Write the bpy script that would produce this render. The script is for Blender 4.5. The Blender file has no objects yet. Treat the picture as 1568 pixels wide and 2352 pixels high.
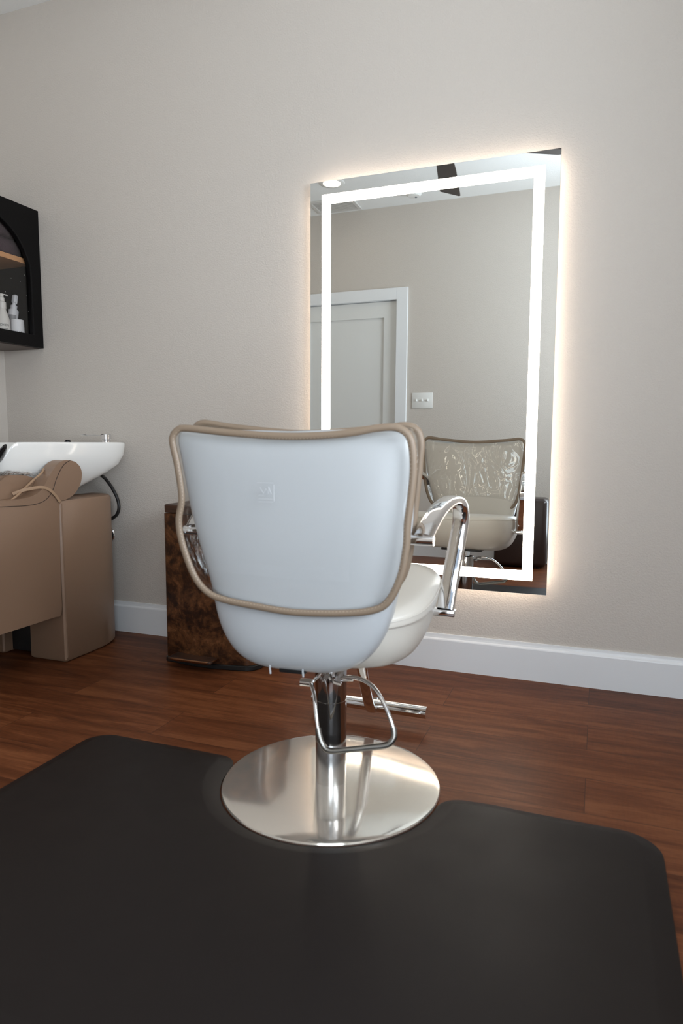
import bpy, bmesh, math, random
from mathutils import Vector, Matrix, Euler
random.seed(4)
C = bpy.context.scene.collection
S = bpy.context.scene
PI = math.pi
R = math.radians

# ------------------------------------------------------------------ camera
yaw, pitch, roll = .3604, .1036, .002
fw = Vector((-math.sin(yaw)*math.cos(pitch), math.cos(yaw)*math.cos(pitch), -math.sin(pitch)))
rt = Vector((math.cos(yaw), math.sin(yaw), 0))
up = rt.cross(fw)
r2 = rt*math.cos(roll) + up*math.sin(roll)
u2 = -rt*math.sin(roll) + up*math.cos(roll)
cam = bpy.data.cameras.new('camera')
cam.sensor_fit = 'HORIZONTAL'; cam.sensor_width = 24.0; cam.lens = 24.0*1561.3/1568
cam.clip_start = .01
cam.dof.use_dof = True; cam.dof.focus_distance = 2.9; cam.dof.aperture_fstop = 4.0
co = bpy.data.objects.new('camera', cam); C.objects.link(co)
M = Matrix((r2, u2, -fw)).transposed().to_4x4()
M.translation = Vector((0, -2.513, .87))
co.matrix_world = M
S.camera = co

# ------------------------------------------------------------------ light and exposure
S.view_settings.view_transform = 'Standard'; S.view_settings.look = 'None'
S.view_settings.gamma = 1.0; S.view_settings.exposure = -0.54
world = bpy.data.worlds.new('world'); S.world = world; world.use_nodes = True
wb = world.node_tree.nodes['Background']
wb.inputs[0].default_value = (.62, .78, 1.0, 1); wb.inputs[1].default_value = 1.0

def area(name, loc, rot, sx, sy, power, col):
    l = bpy.data.lights.new(name, 'AREA'); l.shape = 'RECTANGLE'; l.size = sx; l.size_y = sy
    l.energy = power; l.color = col
    o = bpy.data.objects.new(name, l); C.objects.link(o); o.location = loc; o.rotation_euler = rot
    return o
XR, XL, YF, ZC = 0.80, -2.66, -2.92, 2.77      # right wall, left wall, wall opposite the mirror, ceiling
# daylight just outside the two windows
area('daylight_right_window', (XR+.50, -1.95, 1.35), (0, R(116), 0), 1.7, 1.7, 300, (.84, .92, 1.0))
area('daylight_rear_window', (.225, YF-.50, 1.00), (R(94), 0, 0), 1.5, 2.0, 98, (.81, .91, 1.0))
LED = 15.0; HALO = 23.0

# ------------------------------------------------------------------ materials
def mat(name, col=(.8,.8,.8), rough=.5, metal=0., spec=.5, coat=0., coatr=.1, emit=None, es=0.):
    m = bpy.data.materials.new(name); m.use_nodes = True
    b = m.node_tree.nodes['Principled BSDF']
    b.inputs['Base Color'].default_value = (*col, 1); b.inputs['Roughness'].default_value = rough
    b.inputs['Metallic'].default_value = metal; b.inputs['Specular IOR Level'].default_value = spec
    b.inputs['Coat Weight'].default_value = coat; b.inputs['Coat Roughness'].default_value = coatr
    if emit: b.inputs['Emission Color'].default_value = (*emit, 1); b.inputs['Emission Strength'].default_value = es
    return m
def nd(m, t, **kw):
    n = m.node_tree.nodes.new(t)
    for k, v in kw.items():
        if hasattr(n, k): setattr(n, k, v)
    return n
def lk(m, a, b): m.node_tree.links.new(a, b)
def bsdf(m): return m.node_tree.nodes['Principled BSDF']
def coords(m, scale=(1,1,1), rot=(0,0,0)):
    tc = nd(m, 'ShaderNodeTexCoord'); mp = nd(m, 'ShaderNodeMapping')
    mp.inputs['Scale'].default_value = scale; mp.inputs['Rotation'].default_value = rot
    lk(m, tc.outputs['Object'], mp.inputs['Vector']); return mp.outputs['Vector']
def noise(m, vec, scale, detail=3, rough=.5, dist=0.):
    n = nd(m, 'ShaderNodeTexNoise'); n.inputs['Scale'].default_value = scale
    n.inputs['Detail'].default_value = detail; n.inputs['Roughness'].default_value = rough
    n.inputs['Distortion'].default_value = dist
    lk(m, vec, n.inputs['Vector']); return n
def bump(m, fac, strength, dist):
    b = nd(m, 'ShaderNodeBump'); b.inputs['Strength'].default_value = strength; b.inputs['Distance'].default_value = dist
    lk(m, fac, b.inputs['Height']); return b
def ramp(m, fac, stops):
    r = nd(m, 'ShaderNodeValToRGB'); e = r.color_ramp.elements
    while len(e) < len(stops): e.new(.5)
    for i, (p, c) in enumerate(stops): e[i].position = p; e[i].color = (*c, 1) if len(c) == 3 else c
    lk(m, fac, r.inputs['Fac']); return r

def wall_mat(name, col, bs=.55):
    m = mat(name, col, .62, spec=.3)
    v = coords(m)
    n1 = noise(m, v, 150, 2, .55); n2 = noise(m, v, 330, 2, .5)
    rp = ramp(m, n1.outputs['Fac'], [(.42, (0,0,0)), (.62, (1,1,1))])
    mx = nd(m, 'ShaderNodeMath', operation='MULTIPLY_ADD'); mx.inputs[1].default_value = .25
    lk(m, n2.outputs['Fac'], mx.inputs[0]); lk(m, rp.outputs['Color'], mx.inputs[2])
    b = bump(m, mx.outputs[0], bs, .0008); lk(m, b.outputs['Normal'], bsdf(m).inputs['Normal'])
    return m
MW = wall_mat('greige_orange_peel_wall', (.58, .53, .478))
MC = wall_mat('ceiling_paint', (.82, .82, .80), .4)
def trim_mat():
    m = mat('white_trim_paint', (.80, .81, .82), .32)
    n = noise(m, coords(m, (3, 3, 60)), 6, 3); b = bump(m, n.outputs['Fac'], .08, .001)
    lk(m, b.outputs['Normal'], bsdf(m).inputs['Normal']); return m
MT = trim_mat()
MD = mat('door_paint', (.74, .74, .72), .38)

def floor_mat():
    m = mat('walnut_vinyl_planks', (.2, .08, .04), .42, spec=.12)
    v = coords(m)
    br = nd(m, 'ShaderNodeTexBrick'); br.offset = .37; br.squash = 1
    br.inputs['Color1'].default_value = (0, 0, 0, 1); br.inputs['Color2'].default_value = (1, 1, 1, 1)
    br.inputs['Mortar'].default_value = (.5, .5, .5, 1)
    br.inputs['Scale'].default_value = 1; br.inputs['Mortar Size'].default_value = .0009; br.inputs['Mortar Smooth'].default_value = .2
    br.inputs['Brick Width'].default_value = 1.22; br.inputs['Row Height'].default_value = .178; br.inputs['Bias'].default_value = 0
    lk(m, v, br.inputs['Vector'])
    # the grain shifts from plank to plank
    sep = nd(m, 'ShaderNodeSeparateColor'); lk(m, br.outputs['Color'], sep.inputs[0])
    cmb = nd(m, 'ShaderNodeCombineXYZ')
    mu = nd(m, 'ShaderNodeMath', operation='MULTIPLY'); mu.inputs[1].default_value = 7.3; lk(m, sep.outputs[0], mu.inputs[0])
    lk(m, mu.outputs[0], cmb.inputs[2]); lk(m, mu.outputs[0], cmb.inputs[0])
    ad = nd(m, 'ShaderNodeVectorMath', operation='ADD'); lk(m, v, ad.inputs[0]); lk(m, cmb.outputs[0], ad.inputs[1])
    mp = nd(m, 'ShaderNodeMapping'); mp.inputs['Scale'].default_value = (1.3, 11, 1); lk(m, ad.outputs[0], mp.inputs['Vector'])
    g1 = noise(m, mp.outputs[0], 2.2, 6, .62, .6)
    mp2 = nd(m, 'ShaderNodeMapping'); mp2.inputs['Scale'].default_value = (4, 90, 1); lk(m, ad.outputs[0], mp2.inputs['Vector'])
    g2 = noise(m, mp2.outputs[0], 3, 4, .6)
    mp3 = nd(m, 'ShaderNodeMapping'); mp3.inputs['Scale'].default_value = (60, 8, 1); lk(m, ad.outputs[0], mp3.inputs['Vector'])
    g3 = noise(m, mp3.outputs[0], 3, 3, .6)
    a1 = nd(m, 'ShaderNodeMath', operation='MULTIPLY_ADD'); a1.inputs[1].default_value = .38
    lk(m, g2.outputs['Fac'], a1.inputs[0]); lk(m, g1.outputs['Fac'], a1.inputs[2])
    a2 = nd(m, 'ShaderNodeMath', operation='MULTIPLY_ADD'); a2.inputs[1].default_value = .12
    lk(m, g3.outputs['Fac'], a2.inputs[0]); lk(m, a1.outputs[0], a2.inputs[2])
    a3 = nd(m, 'ShaderNodeMath', operation='MULTIPLY_ADD'); a3.inputs[1].default_value = .13
    lk(m, sep.outputs[0], a3.inputs[0]); lk(m, a2.outputs[0], a3.inputs[2])
    rp = ramp(m, a3.outputs[0], [(.50, (.034, .0105, .0055)), (.68, (.088, .0270, .0105)), (.84, (.132, .042, .016)), (1.0, (.19, .068, .027))])
    mx = nd(m, 'ShaderNodeMix'); mx.data_type = 'RGBA'
    lk(m, br.outputs['Fac'], mx.inputs[0]); lk(m, rp.outputs['Color'], mx.inputs[6]); mx.inputs[7].default_value = (.05, .02, .012, 1)
    lk(m, mx.outputs[2], bsdf(m).inputs['Base Color'])
    b = bump(m, g2.outputs['Fac'], .12, .0008); lk(m, b.outputs['Normal'], bsdf(m).inputs['Normal'])
    return m
MF = floor_mat()

def vinyl(name, col, rough=.38, bs=.15, sc=900, coat=0.):
    m = mat(name, col, rough, coat=coat)
    n = noise(m, coords(m), sc, 2, .5); n2 = noise(m, coords(m), 9, 2, .5)
    b = bump(m, n.outputs['Fac'], bs, .0004); lk(m, b.outputs['Normal'], bsdf(m).inputs['Normal'])
    return m
M_WHITE = vinyl('white_vinyl', (.46, .475, .49), .30, .10)
M_SEAT = vinyl('ivory_vinyl', (.61, .57, .51), .36, .12)
M_TAUPE = vinyl('taupe_piping', (.225, .165, .115), .45, .2)
M_BROWN = vinyl('taupe_vinyl_shampoo', (.25, .155, .100), .42, .22)
M_STRAP = vinyl('tan_strap', (.36, .23, .14), .6, .3)
M_DARKL = vinyl('dark_brown_leather', (.030, .017, .014), .30, .3)
def mat_rubber():
    m = mat('anti_fatigue_mat', (.0105, .0070, .0058), .5, spec=.15)
    n = noise(m, coords(m), 1400, 2, .5); b = bump(m, n.outputs['Fac'], .25, .0004)
    lk(m, b.outputs['Normal'], bsdf(m).inputs['Normal'])
    n2 = noise(m, coords(m), 3.2, 4, .6)
    rp = ramp(m, n2.outputs['Fac'], [(.3, (.42,.42,.42)), (.7, (.56,.56,.56))]); lk(m, rp.outputs['Color'], bsdf(m).inputs['Roughness'])
    # scattered pale lint specks
    vo = nd(m, 'ShaderNodeTexVoronoi'); vo.inputs['Scale'].default_value = 11; lk(m, coords(m), vo.inputs['Vector'])
    lt = nd(m, 'ShaderNodeMath', operation='LESS_THAN'); lt.inputs[1].default_value = .014; lk(m, vo.outputs['Distance'], lt.inputs[0])
    mx = nd(m, 'ShaderNodeMix'); mx.data_type = 'RGBA'; lk(m, lt.outputs[0], mx.inputs[0])
    mx.inputs[6].default_value = (.016, .0125, .0115, 1); mx.inputs[7].default_value = (.16, .155, .14, 1)
    lk(m, mx.outputs[2], bsdf(m).inputs['Base Color'])
    return m
M_MAT = mat_rubber()
def chrome(name, col=(.83,.83,.84), r=.05, brushed=None):
    m = mat(name, col, r, 1.0)
    if brushed:
        n = noise(m, coords(m, brushed), 40, 3, .6)
        b = bump(m, n.outputs['Fac'], .05, .0005); lk(m, b.outputs['Normal'], bsdf(m).inputs['Normal'])
    return m
M_CHR = chrome('polished_chrome')
M_CHRD = chrome('smoked_chrome', (.42, .40, .39), .07)
M_BRU = chrome('brushed_column_steel', (.62,.62,.62), .24, (60,60,1))
M_DISC = mat('brushed_disc_steel', (.84, .79, .72), .11, .82, coat=.6, coatr=.03)
M_GRIP = chrome('brushed_lever_sleeve', (.30,.29,.27), .32)
M_BLK = mat('black_steel', (.012,.012,.012), .4)
M_BLACKP = mat('black_gel_rubber', (.008,.008,.009), .14)
M_HOSE = mat('black_hose_rubber', (.012,.011,.011), .45)
M_CER = mat('white_ceramic', (.84,.83,.80), .10, coat=.5, coatr=.05)
M_CAB = mat('black_cabinet_paint', (.0045,.004,.004), .5, spec=.12)
M_CABI = mat('cabinet_interior', (.020,.015,.012), .7, spec=.2)
def wood_mat(name, c0, c1):
    m = mat(name, c0, .45); n = noise(m, coords(m, (1, 1, 14)), 9, 4, .6, .5)
    r = ramp(m, n.outputs['Fac'], [(.3, c0), (.7, c1)]); lk(m, r.outputs['Color'], bsdf(m).inputs['Base Color']); return m
M_SHELF = wood_mat('oak_shelf', (.50,.24,.10), (.62,.32,.15))
def rust():
    m = mat('burl_print_steel', (.1,.04,.02), .28, spec=.5)
    v = coords(m); n = noise(m, v, 13, 8, .72, .7); n2 = noise(m, v, 55, 5, .7, .3)
    a = nd(m, 'ShaderNodeMath', operation='MULTIPLY_ADD'); a.inputs[1].default_value = .35
    lk(m, n2.outputs['Fac'], a.inputs[0]); lk(m, n.outputs['Fac'], a.inputs[2])
    r = ramp(m, a.outputs[0], [(.50, (.007,.004,.003)), (.62, (.034,.012,.005)), (.74, (.11,.042,.015)), (.92, (.24,.105,.045))])
    lk(m, r.outputs['Color'], bsdf(m).inputs['Base Color']); return m
M_RUST = rust()
M_LID = wood_mat('dark_lid_print', (.022,.010,.006), (.070,.030,.016))
def clear(name, bumpscale, bs, tint=(.97,.97,.97), wr=0., extra=.03):
    m = bpy.data.materials.new(name); m.use_nodes = True
    nt = m.node_tree; nt.nodes.clear()
    out = nt.nodes.new('ShaderNodeOutputMaterial'); tr = nt.nodes.new('ShaderNodeBsdfTransparent')
    tr.inputs[0].default_value = (*tint, 1)
    gl = nt.nodes.new('ShaderNodeBsdfGlossy'); gl.inputs['Roughness'].default_value = .04
    fr = nt.nodes.new('ShaderNodeFresnel'); ge = nt.nodes.new('ShaderNodeNewGeometry')
    io = nt.nodes.new('ShaderNodeMapRange'); io.inputs['To Min'].default_value = 1.45; io.inputs['To Max'].default_value = 1/1.45
    nt.links.new(ge.outputs['Backfacing'], io.inputs['Value']); nt.links.new(io.outputs['Result'], fr.inputs['IOR'])
    ad = nt.nodes.new('ShaderNodeMath'); ad.operation = 'MULTIPLY_ADD'; ad.inputs[1].default_value = .9; ad.inputs[2].default_value = extra
    mx = nt.nodes.new('ShaderNodeMixShader')
    if bs:
        v = coords(m, (1, 1, .6)); n = noise(m, v, bumpscale, 2.2, .45, 1.4)
        b = bump(m, n.outputs['Fac'], bs, .02)
        nt.links.new(b.outputs['Normal'], gl.inputs['Normal']); nt.links.new(b.outputs['Normal'], fr.inputs['Normal'])
    nt.links.new(fr.outputs[0], ad.inputs[0]); nt.links.new(ad.outputs[0], mx.inputs[0])
    nt.links.new(tr.outputs[0], mx.inputs[1]); nt.links.new(gl.outputs[0], mx.inputs[2]); nt.links.new(mx.outputs[0], out.inputs[0])
    return m
M_CLEARF = clear('wrinkled_clear_vinyl', 11, 1.0, extra=.05)
M_CLEARB = clear('smooth_clear_vinyl', 5, .06, (.975,.975,.97), extra=.0)
M_CLEARG = clear('clear_vinyl_gusset', 30, .5, (.93,.92,.90))
M_GLASS = clear('thin_glass', 0, 0, extra=.0)
def mirror_mat():
    m = mat('mirror_glass', (.86,.89,.885), 0.0, 1.0); return m
M_MIR = mirror_mat()
M_LED = mat('frosted_led_band', (.9,.9,.9), .5, emit=(1, .90, .76), es=LED)
M_HALO = mat('rear_led_tape', (.9,.9,.9), .5, emit=(1, .84, .70), es=HALO)
M_LAMP = mat('lit_ceiling_diffuser', (.9,.9,.9), .5, emit=(1, .86, .68), es=34)
M_WPL = mat('white_plastic', (.78,.77,.74), .35)
M_GPL = mat('grey_blue_plastic', (.10,.115,.135), .3)
M_BLADE = wood_mat('dark_fan_blade', (.020,.013,.011), (.035,.022,.018))
M_VENT = mat('vent_paint', (.62,.60,.57), .4)
M_INK = mat('black_print', (.02,.02,.02), .5)
M_GRAYL = mat('grey_label_print', (.27,.26,.26), .5)
M_BOT = mat('cream_bottle_plastic', (.68,.64,.59), .25)
M_BOTW = mat('white_bottle_plastic', (.72,.70,.70), .35)
M_BOTA = mat('amber_bottle_plastic', (.22,.12,.07), .3)
def towel_mat():
    m = mat('mauve_terry', (.075,.050,.058), .95, spec=.1)
    n = noise(m, coords(m), 150, 4, .7); b = bump(m, n.outputs['Fac'], .9, .006); lk(m, b.outputs['Normal'], bsdf(m).inputs['Normal']); return m
M_TOW = towel_mat()

# ------------------------------------------------------------------ mesh helpers
def link(name, bm, m, parent=None, smooth=True, ang=35, loc=None, rot=None):
    me = bpy.data.meshes.new(name); bmesh.ops.recalc_face_normals(bm, faces=bm.faces[:]); bm.to_mesh(me); bm.free()
    if smooth:
        for p in me.polygons: p.use_smooth = True
        me.set_sharp_from_angle(angle=R(ang))
    o = bpy.data.objects.new(name, me); C.objects.link(o)
    for mm in (m if isinstance(m, (list, tuple)) else [m]): me.materials.append(mm)
    if parent: o.parent = parent
    if loc: o.location = loc
    if rot: o.rotation_euler = rot
    return o
def tag(o, label=None, cat=None, group=None, kind=None):
    if label: o['label'] = label
    if cat: o['category'] = cat
    if group: o['group'] = group
    if kind: o['kind'] = kind
    return o
def thing(name, label, cat, loc=(0,0,0), rz=0, group=None):
    o = bpy.data.objects.new(name, None); o.empty_display_size = .05; C.objects.link(o)
    o.location = loc; o.rotation_euler = (0, 0, rz); return tag(o, label, cat, group)
def struct(name, bm, m, **k):
    o = link(name, bm, m, smooth=False, **k); o['kind'] = 'structure'; return o
def box(bm, x0, x1, y0, y1, z0, z1, bev=0, seg=3):
    r = bmesh.ops.create_cube(bm, size=1); vs = r['verts']
    for v in vs: v.co = Vector(((x0+x1)/2 + v.co.x*(x1-x0), (y0+y1)/2 + v.co.y*(y1-y0), (z0+z1)/2 + v.co.z*(z1-z0)))
    if bev:
        es = list({e for v in vs for e in v.link_edges})
        bmesh.ops.bevel(bm, geom=es, offset=bev, segments=seg, profile=.5, affect='EDGES')
    return bm
def B(*a, **k): return box(bmesh.new(), *a, **k)
def loft(bm, rings, cap=True, closed_path=False):
    vv = [[bm.verts.new(p) for p in r] for r in rings]; n = len(vv[0]); m = len(vv)
    for i in range(m if closed_path else m-1):
        a, b = vv[i], vv[(i+1) % m]
        for j in range(n): bm.faces.new((a[j], a[(j+1) % n], b[(j+1) % n], b[j]))
    if cap and not closed_path:
        bm.faces.new(vv[0][::-1]); bm.faces.new(vv[-1])
    return bm
def catmull(pts, n, closed=False):
    P = [Vector(p) for p in pts]; N = len(P); out = []
    segs = N if closed else N-1
    for i in range(segs):
        if closed: p0, p1, p2, p3 = P[(i-1) % N], P[i], P[(i+1) % N], P[(i+2) % N]
        else: p0, p1, p2, p3 = P[max(i-1, 0)], P[i], P[i+1], P[min(i+2, N-1)]
        for k in range(n):
            t = k/n
            out.append(.5*((2*p1) + (-p0+p2)*t + (2*p0-5*p1+4*p2-p3)*t*t + (-p0+3*p1-3*p2+p3)*t**3))
    if not closed: out.append(P[-1].copy())
    return out
def resample(pts, n, closed=True):
    P = [p.copy() for p in pts]
    if closed: P.append(P[0].copy())
    L = [0]
    for a, b in zip(P, P[1:]): L.append(L[-1] + (b-a).length)
    out = []; j = 0
    for k in range(n):
        s = L[-1]*k/(n if closed else n-1)
        while j < len(L)-2 and L[j+1] < s: j += 1
        d = L[j+1]-L[j]; out.append(P[j].lerp(P[j+1], 0 if d == 0 else min(1, (s-L[j])/d)))
    return out
def sweep(bm, path, ra, rb=None, seg=12, closed=False, upv=(0,0,1), sq=2.0, cap=True):
    """tube round a path; ra along the side axis, rb along the 'up' axis; sq = superellipse power"""
    P = [Vector(p) for p in path]; n = len(P); rings = []
    nrm = None
    for i, p in enumerate(P):
        if closed: t = P[(i+1) % n]-P[i-1]
        else: t = P[min(i+1, n-1)]-P[max(i-1, 0)]
        t.normalize()
        if nrm is None:
            nrm = Vector(upv); nrm = (nrm - t*nrm.dot(t))
            if nrm.length < 1e-4: nrm = Vector((1,0,0)) - t*t.x
            nrm.normalize()
        else:
            nrm = (nrm - t*nrm.dot(t)).normalized()
        bi = t.cross(nrm)
        a = ra[i] if isinstance(ra, (list, tuple)) else ra
        b = (rb[i] if isinstance(rb, (list, tuple)) else rb) if rb is not None else a
        ring = []
        for k in range(seg):
            th = 2*PI*k/seg; c, s = math.cos(th), math.sin(th)
            cx = math.copysign(abs(c)**(2/sq), c); sx = math.copysign(abs(s)**(2/sq), s)
            ring.append(p + bi*(a*cx) + nrm*(b*sx))
        rings.append(ring)
    return loft(bm, rings, cap, closed)
def lathe(bm, prof, seg=40, c=(0,0,0), ax='z'):
    rings = []
    for r, z in prof:
        ring = []
        for k in range(seg):
            th = 2*PI*k/seg; a, b = r*math.cos(th), r*math.sin(th)
            p = (a, b, z) if ax == 'z' else ((a, z, b) if ax == 'y' else (z, a, b))
            ring.append(Vector(p)+Vector(c))
        rings.append(ring)
    return loft(bm, rings)
def prism(bm, poly, axis, a0, a1, bev=0, seg=2):
    """poly in the two other axes (in x,y,z order), extruded along axis"""
    def P(u, v, w):
        return {'x': (w, u, v), 'y': (u, w, v), 'z': (u, v, w)}[axis]
    a = [bm.verts.new(P(u, v, a0)) for u, v in poly]; b = [bm.verts.new(P(u, v, a1)) for u, v in poly]
    n = len(poly); f1 = bm.faces.new(a[::-1]); f2 = bm.faces.new(b)
    for i in range(n): bm.faces.new((a[i], a[(i+1) % n], b[(i+1) % n], b[i]))
    if bev:
        es = list(set(f1.edges) | set(f2.edges))
        bmesh.ops.bevel(bm, geom=es, offset=bev, segments=seg, profile=.5, affect='EDGES')
    return bm
def sring(cx, cy, a, b, z, n=3.0, seg=48, zf=None):
    out = []
    for k in range(seg):
        th = 2*PI*k/seg; c, s = math.cos(th), math.sin(th)
        x = cx + a*math.copysign(abs(c)**(2/n), c); y = cy + b*math.copysign(abs(s)**(2/n), s)
        out.append(Vector((x, y, z if zf is None else z + zf(x, y))))
    return out
def text_bm(txt, size, depth=.0003):
    cu = bpy.data.curves.new('lettering', 'FONT'); cu.body = txt; cu.size = size; cu.align_x = 'CENTER'; cu.extrude = depth; cu.resolution_u = 3
    o = bpy.data.objects.new('lettering_tmp', cu); C.objects.link(o)
    bpy.context.view_layer.update()
    dg = bpy.context.evaluated_depsgraph_get(); me = bpy.data.meshes.new_from_object(o.evaluated_get(dg))
    bm = bmesh.new(); bm.from_mesh(me); bpy.data.objects.remove(o); bpy.data.curves.remove(cu); bpy.data.meshes.remove(me)
    return bm
def wrap_text(txt, size, rad, ang0, z):
    """lettering bent round a vertical cylinder; ang0 = direction it faces"""
    bm = text_bm(txt, size)
    for v in bm.verts:
        a = ang0 + v.co.x/rad; r = rad + .0004 + v.co.z
        v.co = Vector((r*math.cos(a), r*math.sin(a), z + v.co.y))
    return bm

# ------------------------------------------------------------------ room shell
T = .12
struct('floor', B(XL-T, XR+T, YF-T, T, -.06, 0), MF)
struct('ceiling', B(XL-T, XR+T, YF-T, T, ZC, ZC+.08), MC)
struct('wall_back', B(XL-T, XR+T, 0, T, 0, ZC), MW)
struct('wall_left', B(XL-T, XL, YF, 0, 0, ZC), MW)
def wall_hole(lo, hi, h0, h1, z0, z1, mk):
    bm = bmesh.new()
    mk(bm, lo, h0, 0, ZC); mk(bm, h1, hi, 0, ZC); mk(bm, h0, h1, 0, z0); mk(bm, h0, h1, z1, ZC); return bm
W1 = (-2.55, -1.35, .98, 2.28); W2 = (-.27, .72, .16, 2.16)
struct('wall_right', wall_hole(YF, 0, W1[0], W1[1], W1[2], W1[3], lambda bm, a, b, z0, z1: box(bm, XR, XR+T, a, b, z0, z1)), MW)
D0, D1, DZ = -2.42, -1.55, 2.045
bm = bmesh.new()
for a, b, z0, z1 in ((XL-T, D0-.02, 0, ZC), (D0-.02, D1+.02, DZ+.02, ZC), (D1+.02, W2[0], 0, ZC), (W2[0], W2[1], 0, W2[2]), (W2[0], W2[1], W2[3], ZC), (W2[1], XR+T, 0, ZC)):
    box(bm, a, b, YF-T, YF, z0, z1)
struct('wall_front', bm, MW)

def baseboard(name, axis, a0, a1, w, sgn):
    prof = [(0, 0), (.014, 0), (.014, .116), (.0125, .120), (.0085, .124), (.0070, .131), (.0062, .1395), (0, .1395)]
    bm = bmesh.new()
    if axis == 'x': prism(bm, [(w+sgn*d, z) for d, z in prof], 'x', a0, a1)
    else: prism(bm, [(w+sgn*d, z) for d, z in prof], 'y', a0, a1)
    return struct(name, bm, MT)
baseboard('baseboard_back', 'x', XL, XR, 0, -1)
baseboard('baseboard_left', 'y', YF, 0, XL, 1)
baseboard('baseboard_right', 'y', YF, 0, XR, -1)
baseboard('baseboard_front', 'x', D1+.1, XR, YF, 1)

def window(name, ax, w, sgn, a0, a1, z0, z1):
    """frame set into the wall; sgn = outward direction"""
    def bx(bm, a, b, d0, d1, z, zz, bev=.003):
        lo, hi = sorted((w+sgn*d0, w+sgn*d1))
        if ax == 'x': box(bm, lo, hi, a, b, z, zz, bev, 1)
        else: box(bm, a, b, lo, hi, z, zz, bev, 1)
    e = bpy.data.objects.new(name, None); C.objects.link(e); e['kind'] = 'structure'
    bm = bmesh.new(); f = .045
    for a, b, z, zz in ((a0, a0+f, z0, z1), (a1-f, a1, z0, z1), (a0+f, a1-f, z0, z0+f), (a0+f, a1-f, z1-f, z1), (a0+f, a1-f, (z0+z1)/2-.02, (z0+z1)/2+.02)):
        bx(bm, a, b, .05, .10, z, zz)
    link('window_frame', bm, MT, e, False)
    bm = bmesh.new(); bx(bm, a0-.03, a1+.03, -.03, .05, z0-.02, z0, .004); link('window_sill', bm, MT, e, False)
    bm = bmesh.new(); bx(bm, a0+f, a1-f, .072, .076, z0+f, z1-f, 0); link('window_pane', bm, M_GLASS, e, False)
window('window_1', 'x', XR, 1, *W1)
window('window_2', 'y', YF, -1, *W2)

# one-panel door opposite the mirror
e = bpy.data.objects.new('door_1', None); C.objects.link(e); e['kind'] = 'structure'
bm = bmesh.new(); cw = .092
box(bm, D1, D1+cw, YF, YF+.018, 0, DZ+cw, .002, 1); box(bm, D0-cw, D0, YF, YF+.018, 0, DZ+cw, .002, 1); box(bm, D0, D1, YF, YF+.018, DZ, DZ+cw, .002, 1)
link('door_casing', bm, MT, e, False)
bm = bmesh.new(); box(bm, D1-.002, D1+.02, YF-.11, YF+.004, 0, DZ+.02); box(bm, D0-.02, D0+.002, YF-.11, YF+.004, 0, DZ+.02); box(bm, D0, D1, YF-.11, YF+.004, DZ-.002, DZ+.02)
link('door_jamb', bm, MT, e, False)
bm = bmesh.new(); a0, a1 = D0+.006, D1-.006; st = .105
yd0, yd1 = YF-.050, YF-.012
box(bm, a0, a0+st, yd0, yd1, .01, DZ-.006); box(bm, a1-st, a1, yd0, yd1, .01, DZ-.006)
box(bm, a0+st, a1-st, yd0, yd1, DZ-.006-.125, DZ-.006); box(bm, a0+st, a1-st, yd0, yd1, .01, .23)
box(bm, a0+st, a1-st, yd0+.008, yd1-.012, .23, DZ-.131)
link('door_leaf', bm, MD, e, False)

# ------------------------------------------------------------------ lit mirror
MX0, MX1, MZ0, MZ1 = -1.0615, -.1541, .3297, 1.8415
mc = Vector(((MX0+MX1)/2, -.045, (MZ0+MZ1)/2)); hw, hh = (MX1-MX0)/2, (MZ1-MZ0)/2
mir = thing('wall_mirror', 'tall rectangular frameless mirror with glowing inset band and warm halo, hung on the wall', 'mirror', mc)
mir.rotation_euler = (-.009, 0, 0)
link('mirror_glass', B(-hw, hw, 0, .005, -hh, hh, bev=.0006, seg=1), [M_MIR], mir, False)
def frame_bm(x0, x1, z0, z1, w, y0, y1):
    bm = bmesh.new()
    o = [(x0, z0), (x1, z0), (x1, z1), (x0, z1)]; i = [(x0+w, z0+w), (x1-w, z0+w), (x1-w, z1-w), (x0+w, z1-w)]
    V = {}
    for k, (P, y) in enumerate(((o, y0), (i, y0), (o, y1), (i, y1))): V[k] = [bm.verts.new((a, y, b)) for a, b in P]
    for j in range(4):
        q = (j+1) % 4
        bm.faces.new((V[0][j], V[0][q], V[1][q], V[1][j])); bm.faces.new((V[2][j], V[3][j], V[3][q], V[2][q]))
        bm.faces.new((V[0][j], V[2][j], V[2][q], V[0][q])); bm.faces.new((V[1][j], V[1][q], V[3][q], V[3][j]))
    return bm
link('light_band', frame_bm(-hw+.048, hw-.050, -hh+.048, hh-.048, .036, -.0006, .0), M_LED, mir, False)['label'] = 'glowing frosted light band'
link('rear_housing', B(-hw+.09, hw-.09, .005, .034, -hh+.09, hh-.09), M_BLK, mir, False)
link('rear_light_tape', frame_bm(-hw+.030, hw-.030, -hh+.030, hh-.030, .012, .0056, .012), M_HALO, mir, False)

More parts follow.
